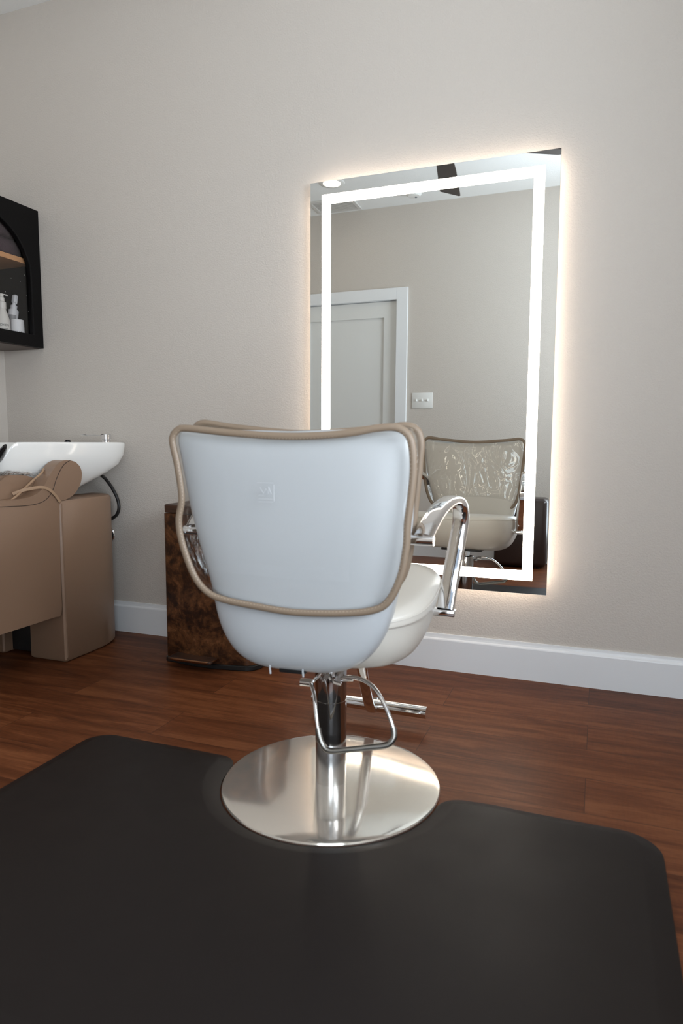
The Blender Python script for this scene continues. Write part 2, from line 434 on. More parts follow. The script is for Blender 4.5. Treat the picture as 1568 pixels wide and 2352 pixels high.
# ------------------------------------------------------------------ floor mat
def mat_outline():
    pts = []
    x0, x1, y1, y0 = -1.368, .160, -.940, -1.86
    r = .085
    def arc(cx, cy, a0, a1, rr, n=10):
        for k in range(n+1):
            a = R(a0+(a1-a0)*k/n); pts.append((cx+rr*math.cos(a), cy+rr*math.sin(a)))
    arc(x1-r, y0+r, -90, 0, r); arc(x1-r, y1-r, 0, 90, r)
    # back edge: a round bite for the chair base, its lips softly rounded
    cx, cy, rb, f = -.607, -.975, .2785, .060
    dx = math.sqrt((rb+f)**2-(y1-f-cy)**2)
    b = math.degrees(math.atan2(y1-f-cy, dx))
    pts.append((cx+dx+.30, y1)); pts.append((cx+dx+.12, y1+.001)); pts.append((cx+dx+.07, y1+.005)); pts.append((cx+dx+.035, y1+.002))
    arc(cx+dx, y1-f, 90, 180+b, f, 12)
    arc(cx, cy, b, -180-b, rb, 60)
    arc(cx-dx, y1-f, -b, 90, f, 12)
    pts.append((cx-dx-.08, y1)); pts.append((cx-dx-.25, y1))
    arc(x0+r*.8, y1-r*.8, 90, 180, r*.8); arc(x0+r, y0+r, 180, 270, r)
    return pts
def mat_mesh():
    o = [Vector((x, y, 0)) for x, y in mat_outline()]
    o = resample(o, 420)
    n = len(o); bm = bmesh.new()
    def off(d, z):
        out = []
        for i in range(n):
            t = (o[(i+2) % n]-o[(i-2) % n]).normalized(); nr = Vector((-t.y, t.x, 0))
            out.append(o[i]+nr*d+Vector((0, 0, z)))
        return out
    # outline is counter-clockwise, so the left normal points inwards
    rings = [off(0, .001), off(.0, .004), off(.006, .0065), off(.040, .0180), off(.047, .0190)]
    vv = [[bm.verts.new(p) for p in r] for r in rings]
    for a, b in zip(vv, vv[1:]):
        for j in range(n): bm.faces.new((a[j], a[(j+1) % n], b[(j+1) % n], b[j]))
    es = [bm.edges.get((vv[-1][j], vv[-1][(j+1) % n])) for j in range(n)]
    bmesh.ops.triangle_fill(bm, use_beauty=True, edges=es)
    es = [bm.edges.get((vv[0][j], vv[0][(j+1) % n])) for j in range(n)]
    bmesh.ops.triangle_fill(bm, use_beauty=True, edges=es)
    return bm
tag(link('anti_fatigue_mat', mat_mesh(), M_MAT, ang=50), 'large black cushioned mat lying on the floor around the round chair base', 'floor mat')

# ------------------------------------------------------------------ styling chair (local frame: +y faces the mirror)
ch = thing('styling_chair', 'white vinyl salon styling chair on round steel base, clear cover with taupe piping', 'chair', (-.607, -.975, 0), R(4))
# base
link('base_plate', lathe(bmesh.new(), [(.02, .0), (.270, .0), (.2745, .002), (.2755, .006), (.2735, .0095), (.262, .0115), (.15, .0125), (.02, .013)], 128), M_DISC, ch, ang=25)
link('column', lathe(bmesh.new(), [(.036, .012), (.0385, .0125), (.0385, .118), (.0380, .119)], 64), M_BRU, ch, ang=30)['label'] = 'brushed steel lower column'
link('column_sleeve', lathe(bmesh.new(), [(.0380, .118), (.0393, .1185), (.0393, .2270), (.0388, .2275), (.0388, .2285), (.0393, .229), (.0393, .312), (.0385, .3145), (.0355, .315), (.0350, .300), (.02, .299)], 64), M_CHRD, ch, ang=30)['label'] = 'polished upper column sleeve'
link('piston', lathe(bmesh.new(), [(.022, .29), (.022, .345), (.030, .346), (.030, .352), (.01, .353)], 40), M_CHR, ch)
bm = B(-.10, .10, -.10, .10, .352, .364, bev=.003); box(bm, -.060, .003, -.200, .05, .354, .372, .004, 2)
link('mounting_plate', bm, M_BLK, ch)
# foot pump: hub, axle, wire loop with sleeve
hub = link('pump_hub', sweep(bmesh.new(), catmull([(-.028, -.060, .288), (-.020, -.060, .296), (-.010, -.056, .307), (-.006, -.045, .312), (.006, -.045, .312), (.012, -.056, .304), (.026, -.058, .292), (.045, -.058, .288)], 6), .0042, seg=10), M_CHR, ch)
link('pump_axle', sweep(bmesh.new(), [(-.062, -.050, .280), (-.030, -.050, .280)], .0095, seg=20), M_CHR, ch)
link('pump_axle', sweep(bmesh.new(), [(.040, -.048, .297), (.070, -.048, .301)], .0060, seg=16), M_CHR, ch)
lp = [(-.034, -.055, .281), (-.026, -.072, .280), (-.014, -.088, .262), (-.002, -.110, .224), (.010, -.124, .186), (.022, -.130, .163), (.040, -.132, .154), (.080, -.128, .160), (.130, -.122, .170), (.168, -.118, .178), (.183, -.114, .190), (.186, -.108, .206), (.172, -.096, .238), (.150, -.080, .270), (.126, -.066, .292), (.100, -.056, .303), (.070, -.052, .306), (.042, -.052, .300)]
pth = catmull(lp, 8)
link('pump_lever', sweep(bmesh.new(), pth, .0050, seg=14), M_CHR, ch)
link('pump_lever_sleeve', sweep(bmesh.new(), pth[4*8-3:11*8+4], .0072, seg=14), M_GRIP, ch)['label'] = 'brushed grey lever sleeve'

# backrest: rows (z, xc, half width, y centre, half thickness, sag)
rows = [(.352, -.020, .030, -.110, .030, 0), (.354, -.022, .085, -.118, .062, 0), (.364, -.024, .118, -.134, .070, 0), (.385, -.020, .150, -.150, .070, 0), (.415, -.016, .174, -.163, .066, 0), (.455, -.012, .194, -.174, .060, 0), (.50, -.008, .206, -.182, .056, 0), (.55, -.006, .214, -.187, .052, .0),
        (.62, -.008, .233, -.192, .050, .0), (.69, -.010, .250, -.196, .048, .002), (.76, -.016, .258, -.199, .046, .005), (.82, -.020, .263, -.202, .044, .009), (.855, -.026, .266, -.203, .041, .012), (.868, -.028, .2655, -.203, .036, .014), (.878, -.028, .263, -.203, .028, .015), (.884, -.028, .256, -.203, .016, .016), (.886, -.028, .247, -.203, .006, .016)]
rings = []
for z, xc, w, yc, th, sag in rows:
    rings.append(sring(xc, yc, w, th, z, 3.4, 72, (lambda x, y, s=sag, w=w, xc=xc: s*((x-xc)/w)**2 - s*.25)))
bm = loft(bmesh.new(), rings)
br_ = link('backrest', bm, [M_WHITE, M_SEAT], ch, ang=80)
for p in br_.data.polygons:
    if p.normal.y > .35: p.material_index = 1
md = br_.modifiers.new('sub', 'SUBSURF'); md.levels = 1; md.render_levels = 2

rear = [(-.283, .876), (-.272, .892), (-.250, .8975), (-.139, .887), (-.010, .880), (.105, .885), (.175, .896), (.215, .897), (.238, .884), (.247, .860), (.250, .813), (.245, .755), (.239, .705), (.237, .660), (.226, .598), (.200, .545), (.165, .524), (.095, .513), (-.002, .508), (-.083, .514), (-.166, .524), (-.208, .539), (-.239, .574), (-.265, .641), (-.273, .695), (-.264, .745), (-.272, .815), (-.280, .852)]
front = [(-.284, .882), (-.272, .903), (-.250, .911), (-.170, .900), (-.009, .887), (.161, .897), (.215, .903), (.240, .894), (.249, .868), (.247, .834), (.240, .757), (.232, .677), (.222, .612), (.204, .568), (.165, .545), (.08, .537), (-.035, .534), (-.14, .538), (-.215, .553), (-.252, .605), (-.272, .687), (-.277, .760), (-.282, .83)]
def ry(z): return -.254 + .006*max(0, min(1, (.9-z)/.4))
def fy(z): return -.166 + .012*max(0, min(1, (.9-z)/.4))
RL = resample(catmull([(x, ry(z), z) for x, z in rear], 10, True), 160)
FL = resample(catmull([(x, fy(z), z) for x, z in front], 10, True), 160)
link('rear_piping', sweep(bmesh.new(), RL, .0078, .0062, seg=12, closed=True, upv=(0,1,0)), M_TAUPE, ch, ang=60)['label'] = 'taupe stitched piping, rear'
link('front_piping', sweep(bmesh.new(), FL, .0078, .0062, seg=12, closed=True, upv=(0,1,0)), M_TAUPE, ch, ang=60)['label'] = 'taupe stitched piping, front'
def stitch(loop, off):
    bm = bmesh.new(); c = sum(loop, Vector())/len(loop)
    L = resample(loop, 420)
    for i in range(0, 420, 2):
        a, b = L[i], L[(i+1) % 420]; d = (c-a); d.y = 0; d.normalize()
        q = d*.0050 + Vector((0, off, 0))
        sweep(bm, [a+q, a.lerp(b, .8)+q], .0006, seg=5)
    return bm
link('piping_stitches', stitch(RL, -.0047), mat('stitch_thread', (.42,.34,.26), .7), ch)
def sheet(loop, y_of, puff, n=10):
    bm = bmesh.new(); c = sum(loop, Vector())/len(loop); rs = []
    for k in range(n):
        t = 1-k/n; ring = []
        for p in loop:
            q = c + (p-c)*t; q.y = p.y*t*t + (1-t*t)*c.y + puff*(1-t**4); ring.append(q)
        rs.append(ring)
    vv = [[bm.verts.new(p) for p in r] for r in rs]; N = len(loop)
    for a, b in zip(vv, vv[1:]):
        for j in range(N): bm.faces.new((a[j], a[(j+1) % N], b[(j+1) % N], b[j]))
    cc = bm.verts.new(c+Vector((0, puff, 0)))
    for j in range(N): bm.faces.new((vv[-1][j], vv[-1][(j+1) % N], cc))
    return bm
link('rear_cover', sheet(RL, None, -.008), M_CLEARB, ch, ang=180)['label'] = 'smooth clear vinyl cover'
link('front_cover', sheet(FL, None, .022), M_CLEARF, ch, ang=180)['label'] = 'wrinkled clear vinyl cover'
bm = bmesh.new()
k0 = min(range(160), key=lambda k: (FL[k]-RL[0]).length)
va = [bm.verts.new(p) for p in RL]; vb = [bm.verts.new(FL[(k+k0) % 160]) for k in range(160)]
for j in range(160): bm.faces.new((va[j], va[(j+1) % 160], vb[(j+1) % 160], vb[j]))
link('cover_gusset', bm, M_CLEARG, ch, ang=180)['label'] = 'clear vinyl side gusset'
# faint embossed emblem on the rear cover
bm = bmesh.new(); ex, ez, ey = -.062, .757, -.2595
for a in ([(-.018, .026), (.016, .026)], [(.018, .022), (.018, -.012)], [(-.012, .016), (-.004, .004), (.001, .014)], [(.001, .014), (.006, .004), (.007, .018), (.012, .004)], [(-.015, .000), (-.004, .000)], [(-.015, -.008), (.014, -.008)], [(-.016, -.014), (.015, -.014)]):
    sweep(bm, [(ex+x*1.05, ey, ez+z) for x, z in a], .0005, seg=6)
link('embossed_emblem', bm, mat('embossed_vinyl', (.55,.56,.575), .3), ch)

# seat
def sz(y): return .030*max(0, y/.25)
def st_(x, y): return .006*(x/.26)**2 - .008 - .042*max(0, min(1, (.20-y)/.40))
srows = [(.347, .10, .09, 1.3), (.350, .165, .140, 1.2), (.362, .205, .178, 1.0), (.390, .232, .204, .9), (.43, .248, .222, .55), (.475, .257, .231, .15), (.510, .262, .236, 0), (.533, .2625, .2365, 0), (.5365, .2605, .2345, 0), (.546, .252, .226, 0), (.552, .235, .208, 0), (.555, .18, .155, 0), (.556, .08, .06, 0)]
rings = []
for z, a, b, s in srows:
    rings.append(sring(-.004, .022, a, b, z, 3.2, 72, lambda x, y, s=s: s*sz(y) + (st_(x, y) if s == 0 else 0)))
bm = loft(bmesh.new(), rings); se = link('seat', bm, M_SEAT, ch, ang=80)
md = se.modifiers.new('sub', 'SUBSURF'); md.levels = 1; md.render_levels = 2
link('seat_seam', sweep(bmesh.new(), sring(-.004, .022, .2630, .2370, .529, 3.2, 120, lambda x, y: st_(x, y)), .0016, seg=8, closed=True), M_SEAT, ch)
for x in (-.078, .000): link('cover_tie', sweep(bmesh.new(), [(x, -.205, .380), (x, -.207, .366), (x+.001, -.206, .352)], .0022, seg=8), M_WHITE, ch)
# arms
for s, nm in ((1, 'armrest'), (-1, 'armrest')):
    sx = 0.0
    P = [(.262, -.205, .672), (.268, -.165, .694), (.276, -.100, .719), (.284, -.030, .731), (.291, .040, .732), (.297, .088, .723), (.300, .116, .702), (.2995, .127, .668), (.293, .120, .620), (.285, .098, .560), (.279, .075, .500), (.275, .058, .462)]
    path = catmull([(s*x+sx, y, z) for x, y, z in P], 8)
    n = len(path); ra = [.0195 + .002*(i/(n-1)) for i in range(n)]; rb = [.0125-.002*(i/(n-1)) for i in range(n)]
    a = link(nm, sweep(bmesh.new(), path, ra, rb, seg=28, upv=(0, -.4, .9), sq=2.6), M_CHR, ch, ang=50)
    a['label'] = 'curved polished chrome armrest'
    bm = bmesh.new(); x0, x1 = sorted((s*.245+sx, s*.300+sx)); box(bm, x0, x1, .042, .072, .446, .463, .004, 3)
    link('armrest_foot', bm, M_CHR, a)
    link('armrest_stub', sweep(bmesh.new(), [(s*.205+sx, -.205, .668), (s*.285+sx, -.205, .668)], .0105, seg=24), M_CHR, a)
# T footrest: one bent leg and a cross bar near the floor
fr = link('footrest_leg', sweep(bmesh.new(), catmull([(.020, .150, .352), (.022, .190, .300), (.016, .250, .215), (.010, .330, .110), (.006, .385, .052), (.004, .418, .036), (.003, .440, .046), (.003, .452, .060)], 8), .0165, .009, seg=20, upv=(0, .8, .5), sq=2.4), M_CHR, ch, ang=50)
link('footrest_bar', sweep(bmesh.new(), [(-.196, .432, .050), (-.07, .4235, .050), (.06, .4145, .050), (.177, .406, .050)], .0185, seg=32), M_CHR, ch, ang=50)

# ------------------------------------------------------------------ shampoo unit
su = thing('shampoo_chair', 'taupe vinyl backwash shampoo chair with padded side bolster, in the corner at left', 'shampoo chair', (-2.17, -.40, 0))
def LB(o): # world built mesh under an Empty that stands away from the origin
    o.matrix_parent_inverse = Matrix.Translation(su.location).inverted(); return o
def curved(poly, n=6): return [(p.x, p.y) for p in catmull([(a, b, 0) for a, b in poly], n, True)]
XA = -1.925
for s in (0, 1):
    x1 = XA if s == 0 else -2.245; x0 = x1-.175
    rings = []
    for z in (.004, .012, .32, .628, .640, .643):
        d = {.004: .006, .012: 0, .32: 0, .628: 0, .640: .006, .643: .016}[z]; ring = []
        X0, X1, Y0, Y1, r = x0+d, x1-d, -.466+d, -.085-d, .11
        ring += [Vector((X0, Y0, z)), Vector((X1-.006, Y0, z)), Vector((X1, Y0+.006, z)), Vector((X1, Y1-r*1.6, z))]
        for k in range(1, 9):
            a = R(90*k/8); ring.append(Vector((X1-r+r*math.cos(a), Y1-r*1.6+r*1.6*math.sin(a), z)))
        ring.append(Vector((X0, Y1, z))); rings.append(ring)
    LB(link('pedestal', loft(bmesh.new(), rings), M_BROWN, su, ang=40))
LB(link('pedestal_core', B(-2.25, -2.09, -.42, -.12, .01, .63), M_BLK, su, False))
bm = sweep(bmesh.new(), [(XA+.0006, -.4585, .02), (XA+.0006, -.4585, .63)], .0016, seg=6); sweep(bm, [(XA+.0002, -.4535, .02), (XA+.0002, -.4535, .63)], .0007, seg=6)
LB(link('pedestal_seam', bm, M_BROWN, su))
side = [(-.474, .200), (-.474, .30), (-.470, .45), (-.467, .60), (-.463, .637), (-.430, .643), (-.385, .660), (-.350, .695), (-.337, .735), (-.345, .765), (-.368, .785), (-.400, .794), (-.432, .794), (-.462, .783), (-.490, .760), (-.515, .733), (-.535, .705), (-.560, .683), (-.600, .668), (-.660, .662), (-.740, .664), (-.90, .680), (-1.10, .690), (-1.16, .66), (-1.17, .56), (-1.16, .38), (-1.13, .25), (-1.05, .205), (-.90, .198), (-.70, .196), (-.52, .196)]
for x0, x1 in ((-1.982, XA-.003), (-2.415, -2.345)):
    LB(link('side_panel', prism(bmesh.new(), curved(side, 5), 'x', x0, x1, .006, 3), M_BROWN, su, ang=50))
for x0, x1 in ((-2.060, -1.984), (-2.343, -2.280)):
    LB(link('head_bolster', prism(bmesh.new(), curved([(-.475, .655), (-.505, .705), (-.540, .734), (-.600, .744), (-.680, .744), (-.760, .735), (-.80, .66), (-.76, .58), (-.60, .57), (-.50, .60)], 6), 'x', x0, x1, .010, 3), M_BROWN, su, ang=50))
LB(link('seat_cushion', B(-2.345, -1.995, -1.15, -.60, .34, .46, bev=.03), M_BROWN, su))
LB(link('backrest', prism(bmesh.new(), [(-.66, .60), (-.61, .56), (-.72, .33), (-.82, .36)], 'x', -2.343, -1.987, .015, 3), M_BROWN, su, ang=50))
seam = catmull([(XA-.001, y, z) for y, z in ((-.400, .7935), (-.430, .781), (-.455, .757), (-.478, .722), (-.493, .690), (-.510, .668), (-.535, .650), (-.570, .640), (-.62, .637), (-.70, .640), (-.80, .646), (-.95, .655))], 6)
LB(link('side_seam', sweep(bmesh.new(), seam, .0010, seg=6), M_DARKL, su))
strap = catmull([(XA+.002, -.468, .638), (XA+.002, -.485, .661), (XA+.001, -.519, .689), (XA-.004, -.552, .698), (XA-.012, -.588, .696), (XA-.028, -.618, .690), (XA-.05, -.64, .678)], 6)
LB(link('cover_strap', sweep(bmesh.new(), strap, .0016, .0060, seg=8, upv=(0, .7, .7), sq=3), M_STRAP, su))['label'] = 'tan elastic cover strap'
pip = catmull([(-1.972, -.492, .762), (-1.962, -.514, .748), (-1.960, -.560, .722), (-1.958, -.610, .690), (-1.956, -.655, .664), (-1.962, -.72, .630), (-1.98, -.82, .58)], 8)
LB(link('cover_piping', sweep(bmesh.new(), pip, .0042, seg=8), M_STRAP, su))
bm = bmesh.new(); rs = []
for k in range(20):
    t = k/19; y = -.515-.27*t; z = .742+.012*math.sin(PI*min(1, t*1.6))-.05*max(0, t-.5)
    rs.append([Vector((-1.975-.080*j/16, y+.006*math.sin(j*1.7+k), z+.006*math.sin(j*2.1+k*.7))) for j in range(17)])
vv = [[bm.verts.new(p) for p in r] for r in rs]
for a, b in zip(vv, vv[1:]):
    for j in range(16): bm.faces.new((a[j], a[j+1], b[j+1], b[j]))
LB(link('clear_cover', bm, M_CLEARF, su, ang=180))['label'] = 'clear vinyl cover over the headrest'

# bowl
bw = thing('shampoo_bowl', 'glossy white ceramic shampoo bowl on top of the taupe vinyl chair', 'shampoo bowl', (-2.17, -.345, .66))
def LW(o, p): o.matrix_parent_inverse = Matrix.Translation(p.location).inverted(); return o
bx_, by_ = -2.17, -.30
def bring2(z, sx, yr, yf, n=4.6):
    cy, b = (yr+yf)/2, (yr-yf)/2; out = []
    f = max(0, min(1, (z-.68)/.17))
    for k in range(120):
        th = 2*PI*k/120; c, q = math.cos(th), math.sin(th)
        y = cy+b*math.copysign(abs(q)**(2/n), q); t = (-.025-y)/.575
        x = .292*sx*(1-.56*t)*math.copysign(abs(c)**(2/n), c)
        dip = max(0, 1-abs(x/.125)**3)*max(0, min(1, (-.48-y)/.10))
        out.append(Vector((bx_+x, y, z-.088*dip*f)))
    return out
rings = [bring2(*a) for a in ((.652, .50, -.26, -.45), (.660, .60, -.245, -.48), (.680, .68, -.205, -.52), (.709, .78, -.148, -.55), (.735, .86, -.098, -.572), (.771, .945, -.050, -.588), (.810, .985, -.031, -.597), (.845, 1.0, -.026, -.601), (.857, 1.0, -.025, -.602), (.862, .995, -.027, -.600),
    (.8645, .985, -.034, -.594), (.8625, .93, -.050, -.581), (.853, .915, -.055, -.576), (.82, .90, -.062, -.570), (.77, .84, -.085, -.555), (.72, .66, -.15, -.50), (.70, .4, -.22, -.42), (.697, .1, -.28, -.33))]
LW(link('basin', loft(bmesh.new(), rings), M_CER, bw, ang=60), bw)
LW(link('drain', lathe(bmesh.new(), [(.005, .692), (.028, .692), (.030, .696), (.02, .697)], 24, (bx_, by_+.02, 0)), M_CHR, bw), bw)
# mixer tap, sprayer cap, neck rest, hose, wall escutcheon
tp = thing('mixer_tap', 'small chrome single-lever mixer tap on the rear rim of the white shampoo bowl', 'tap', (-1.985, -.118, .86))
link('tap_body', lathe(bmesh.new(), [(.020, .0), (.020, .010), (.0175, .012), (.0175, .016), (.0225, .018), (.0225, .036), (.020, .0395), (.008, .040)], 36), M_CHR, tp, ang=30)
link('tap_lever', sweep(bmesh.new(), catmull([(-.012, -.008, .033), (-.035, -.030, .0345), (-.055, -.050, .034), (-.074, -.070, .037)], 6), [.008 - .0035*i/18 for i in range(19)], [.0028]*19, seg=12, upv=(0,0,1)), M_CHR, tp)
tag(link('sprayer_cap', lathe(bmesh.new(), [(.004, 0), (.014, 0), (.014, .006), (.010, .011), (.004, .012)], 20, (0,0,0)), M_BLACKP, loc=(-2.265, -.040, .8625)), 'small black sprayer cap on the far rim of the shampoo bowl', 'sprayer')
rs = []
for k in range(33):
    t = -1+2*k/32; x = bx_+.138*t
    zt = .772+.078*abs(t)**2.6; w = .040*(1-.8*abs(t)**4)+.003; h = .018*(1-.8*abs(t)**5)+.003
    rs.append([Vector((x, -.612+w*math.cos(q*PI/8), zt+h*math.sin(q*PI/8)+.3*w*math.cos(q*PI/8))) for q in range(16)])
tag(link('neck_rest', loft(bmesh.new(), rs), M_BLACKP, ang=60), 'glossy black gel neck rest in the front dip of the shampoo bowl', 'neck rest')
LW(link('supply_hose', sweep(bmesh.new(), catmull([(-2.0, -.135, .72), (-2.006, -.105, .705), (-1.998, -.075, .665), (-1.984, -.058, .615), (-1.980, -.055, .575), (-1.992, -.055, .545), (-2.02, -.055, .525), (-2.05, -.06, .51)], 8), .0072, seg=12), M_HOSE, bw), bw)
bm = lathe(bmesh.new(), [(.006, -.003), (.034, -.003), (.034, -.006), (.031, -.009), (.012, -.010)], 32, (-2.082, 0, .445), 'y')
es = link('escutcheon_ring', bm, M_CHR); tag(es, 'round chrome pipe cover on the wall behind the taupe pedestal', 'pipe cover')
link('escutcheon_cap', lathe(bmesh.new(), [(.006, -.009), (.029, -.0092), (.027, -.020), (.010, -.024)], 32, (-2.082, 0, .445), 'y'), M_BLACKP, es)

# ------------------------------------------------------------------ step bin
bn = thing('step_bin', 'tall dark step bin with mottled rust-brown burl print, standing against the wall', 'bin', (-1.385, -.18, 0))
def bring(z, d=0., yb=-.035):
    x0, x1 = -1.577+d, -1.185-d; out = []; yf = -.300+d
    out.append(Vector((x0, yb-d, z)))
    for k in range(0, 5):
        a = R(180+90*k/4); out.append(Vector((x0+.016+.016*math.cos(a), yf+.016+.016*math.sin(a), z)))
    for k in range(1, 12):
        t = k/12; out.append(Vector((x0+.016+(x1-.06-x0-.016)*t, yf-.018*math.sin(PI*t**1.1*.999)*(1), z)))
    for k in range(0, 8):
        a = R(-90+90*k/7); out.append(Vector((x1-.06+.06*math.cos(a), yf+.06+.06*math.sin(a), z)))
    out.append(Vector((x1, yb-d, z))); return out
def LN(o): return LW(o, bn)
LN(link('bin_body', loft(bmesh.new(), [bring(z, d) for z, d in ((.020, .002), (.022, 0), (.590, 0), (.592, .003))]), M_RUST, bn, ang=35))
LN(link('bin_base', loft(bmesh.new(), [bring(z, d) for z, d in ((.0, .0), (.004, -.004), (.018, -.004), (.021, 0))]), M_BLK, bn, ang=35))
LN(link('bin_lid', loft(bmesh.new(), [bring(z, d) for z, d in ((.594, .004), (.595, .0015), (.621, .001), (.625, .004), (.632, .05), (.635, .10))]), M_LID, bn, ang=35))
LN(link('foot_pedal', B(-1.520, -1.330, -.372, -.300, .034, .046, bev=.005, seg=3), M_LID, bn))
LN(link('pedal_edge', sweep(bmesh.new(), catmull([(-1.52, -.306, .040), (-1.518, -.350, .040), (-1.505, -.371, .040), (-1.43, -.3735, .040), (-1.345, -.371, .040), (-1.331, -.350, .040), (-1.329, -.306, .040)], 5), .0012, .0055, seg=8), chrome('bronze_edge', (.34,.17,.09), .3), bn))

# ------------------------------------------------------------------ wall cabinet with arched glass door
cb = thing('wall_cabinet', 'black wall cabinet with arched glass door, hung in the upper left corner', 'cabinet', (-2.54, -.31, 1.294))
def LC(o): return LW(o, cb)
CX0, CX1, CY0, CY1, CZ0, CZ1 = XL+.002, -2.416, -.62, -.004, 1.294, 1.903
bm = bmesh.new(); t = .018; xd = CX1-.022
box(bm, CX0, xd, CY1-t, CY1, CZ0, CZ1); box(bm, CX0, xd, CY0, CY0+t, CZ0, CZ1); box(bm, CX0, xd, CY0+t, CY1-t, CZ1-t, CZ1); box(bm, CX0, xd, CY0+t, CY1-t, CZ0, CZ0+t)
LC(link('carcass', bm, M_CAB, cb, False))
LC(link('back_panel', B(CX0, CX0+.008, CY0+t, CY1-t, CZ0+t, CZ1-t), M_CABI, cb, False))
LC(link('underside_panel', B(CX0+.004, xd-.004, CY0+.004, CY1-.004, CZ0-.003, CZ0), mat('cabinet_underside', (.10,.075,.065), .5), cb, False))
# door leaf with an arched opening
yo0, yo1, zo0, zs = -.560, -.062, 1.348, 1.590
rr = (yo1-yo0)/2; yc = (yo0+yo1)/2
arch = [(yo1, zo0), (yo1, zs)] + [(yc+rr*math.cos(R(a)), zs+.243*math.sin(R(a))) for a in range(6, 180, 6)] + [(yo0, zs), (yo0, zo0)]
def door_leaf():
    bm = bmesh.new(); outer = [(CY1, CZ0), (CY1, CZ1), (CY0, CZ1), (CY0, CZ0)]
    F = []
    for x in (CX1-.020, CX1):
        a = [bm.verts.new((x, u, v)) for u, v in outer]; b = [bm.verts.new((x, u, v)) for u, v in arch]
        ea = [bm.edges.new((a[i], a[(i+1) % 4])) for i in range(4)]; eb = [bm.edges.new((b[i], b[(i+1) % len(b)])) for i in range(len(b))]
        bmesh.ops.triangle_fill(bm, use_beauty=True, edges=ea+eb); F.append((a, b))
    for u in (0, 1):
        p, q = F[0][u], F[1][u]; n = len(p)
        for i in range(n): bm.faces.new((p[i], p[(i+1) % n], q[(i+1) % n], q[i]))
    return bm
dr = LC(link('door', door_leaf(), M_CAB, cb, False))
bm = bmesh.new(); sweep(bm, catmull([(CX1+.001, u, v) for u, v in arch[::2]], 3)[:-1], .004, seg=8)
link('arch_bead', bm, M_CAB, dr)
link('door_pane', prism(bmesh.new(), arch, 'x', CX1-.013, CX1-.010), M_GLASS, dr, False)
for y, z in ((-.115, 1.572), (-.088, 1.605), (-.082, 1.515), (-.075, 1.448), (-.20, 1.51), (-.165, 1.575)):
    link('dust_speck', lathe(bmesh.new(), [(.0003, -.0003), (.0013, 0), (.0003, .0006)], 8, (CX1-.0095, y, z), 'x'), M_WPL, dr)
LC(link('shelf', B(CX0+.01, -2.448, CY0+t, CY1-t, 1.662, 1.684), M_SHELF, cb, False))['label'] = 'light oak shelf'
# towels on the shelf
def towel(name, z0, z1, y0, y1, label, sd):
    rnd = random.Random(sd); rings = []; N = 48
    for k in range(9):
        t = k/8; z = z0 + (z1-z0)*t; f = 1 - .10*abs(2*t-1)**4
        ring = []
        for q in range(N):
            a = 2*PI*q/N; c, s = math.cos(a), math.sin(a)
            wx = (.085)*f*(1+.02*math.sin(9*a+k+sd)); wy = (y1-y0)/2*f*(1+.012*math.sin(13*a+k*1.3+sd))
            ring.append(Vector((-2.545+wx*math.copysign(abs(c)**.45, c), (y0+y1)/2+wy*math.copysign(abs(s)**.45, s), z+.004*math.sin(7*a+sd+k))))
        rings.append(ring)
    return tag(link(name, loft(bmesh.new(), rings), M_TOW, ang=80), label, 'towel', 'folded towels on the cabinet shelf')
towel('folded_towel', 1.689, 1.755, -.50, -.035, 'folded dark mauve towel lying directly on the oak cabinet shelf', 1)
towel('folded_towel', 1.762, 1.830, -.49, -.050, 'folded dark mauve towel on top of the other towel in the cabinet', 5)
# bottles
zb = CZ0+t
b1 = thing('pump_bottle', 'cream pump bottle in front in the cabinet, leftmost of the bottles', 'bottle', (-2.50, -.152, zb), 0, 'hair products in the cabinet')
link('bottle_body', lathe(bmesh.new(), [(.028, 0), (.031, .003), (.031, .082), (.029, .095), (.021, .122), (.0165, .134), (.0165, .140)], 36), M_BOT, b1, ang=40)
link('pump_collar', lathe(bmesh.new(), [(.018, .140), (.018, .168), (.016, .170), (.012, .172), (.012, .188), (.008, .190), (.006, .196), (.005, .206)], 28), M_BOT, b1, ang=40)
bm = lathe(bmesh.new(), [(.009, .192), (.009, .203), (.006, .205)], 20); sweep(bm, catmull([(0, 0, .202), (.004, .012, .203), (.006, .022, .2015), (.0065, .026, .198)], 4), .004, .003, seg=8)
link('pump_head', bm, M_BOT, b1, ang=40)
aF = math.atan2(-2.513+.15, 2.5)+.05
link('lettering', wrap_text('REDKEN', .0135, .031, aF, .062), M_INK, b1, False)
bm = wrap_text('ACIDIC BONDING', .0052, .031, aF, .048); b_ = wrap_text('CONCENTRATE', .0048, .031, aF, .040)
me_ = bpy.data.meshes.new('t'); b_.to_mesh(me_); b_.free(); bm.from_mesh(me_)
link('label_print', bm, M_INK, b1, False)
b1b = thing('amber_bottle', 'amber-brown bottle partly hidden behind the cream pump bottle', 'bottle', (-2.572, -.118, zb), 0, 'hair products in the cabinet')
link('bottle_body', lathe(bmesh.new(), [(.024, 0), (.026, .003), (.026, .110), (.022, .124), (.013, .130)], 32), M_BOTA, b1b, ang=40)
link('bottle_cap', lathe(bmesh.new(), [(.014, .128), (.014, .150), (.011, .152)], 24), M_BOT, b1b, ang=40)
jr = thing('product_jar', 'short white jar with black lettering in the cabinet', 'jar', (-2.487, -.083, zb), 0, 'hair products in the cabinet')
link('jar_body', lathe(bmesh.new(), [(.029, 0), (.031, .002), (.0285, .095), (.0275, .101), (.024, .1015)], 36), M_BOTW, jr, ang=40)
link('lettering', wrap_text('K18', .017, .0305, aF+.12, .036), M_INK, jr, False)
sb = thing('spray_bottle', 'white spray bottle leaning to the right behind the white jar in the cabinet', 'bottle', (-2.535, -.080, zb+.002), 0, 'hair products in the cabinet')
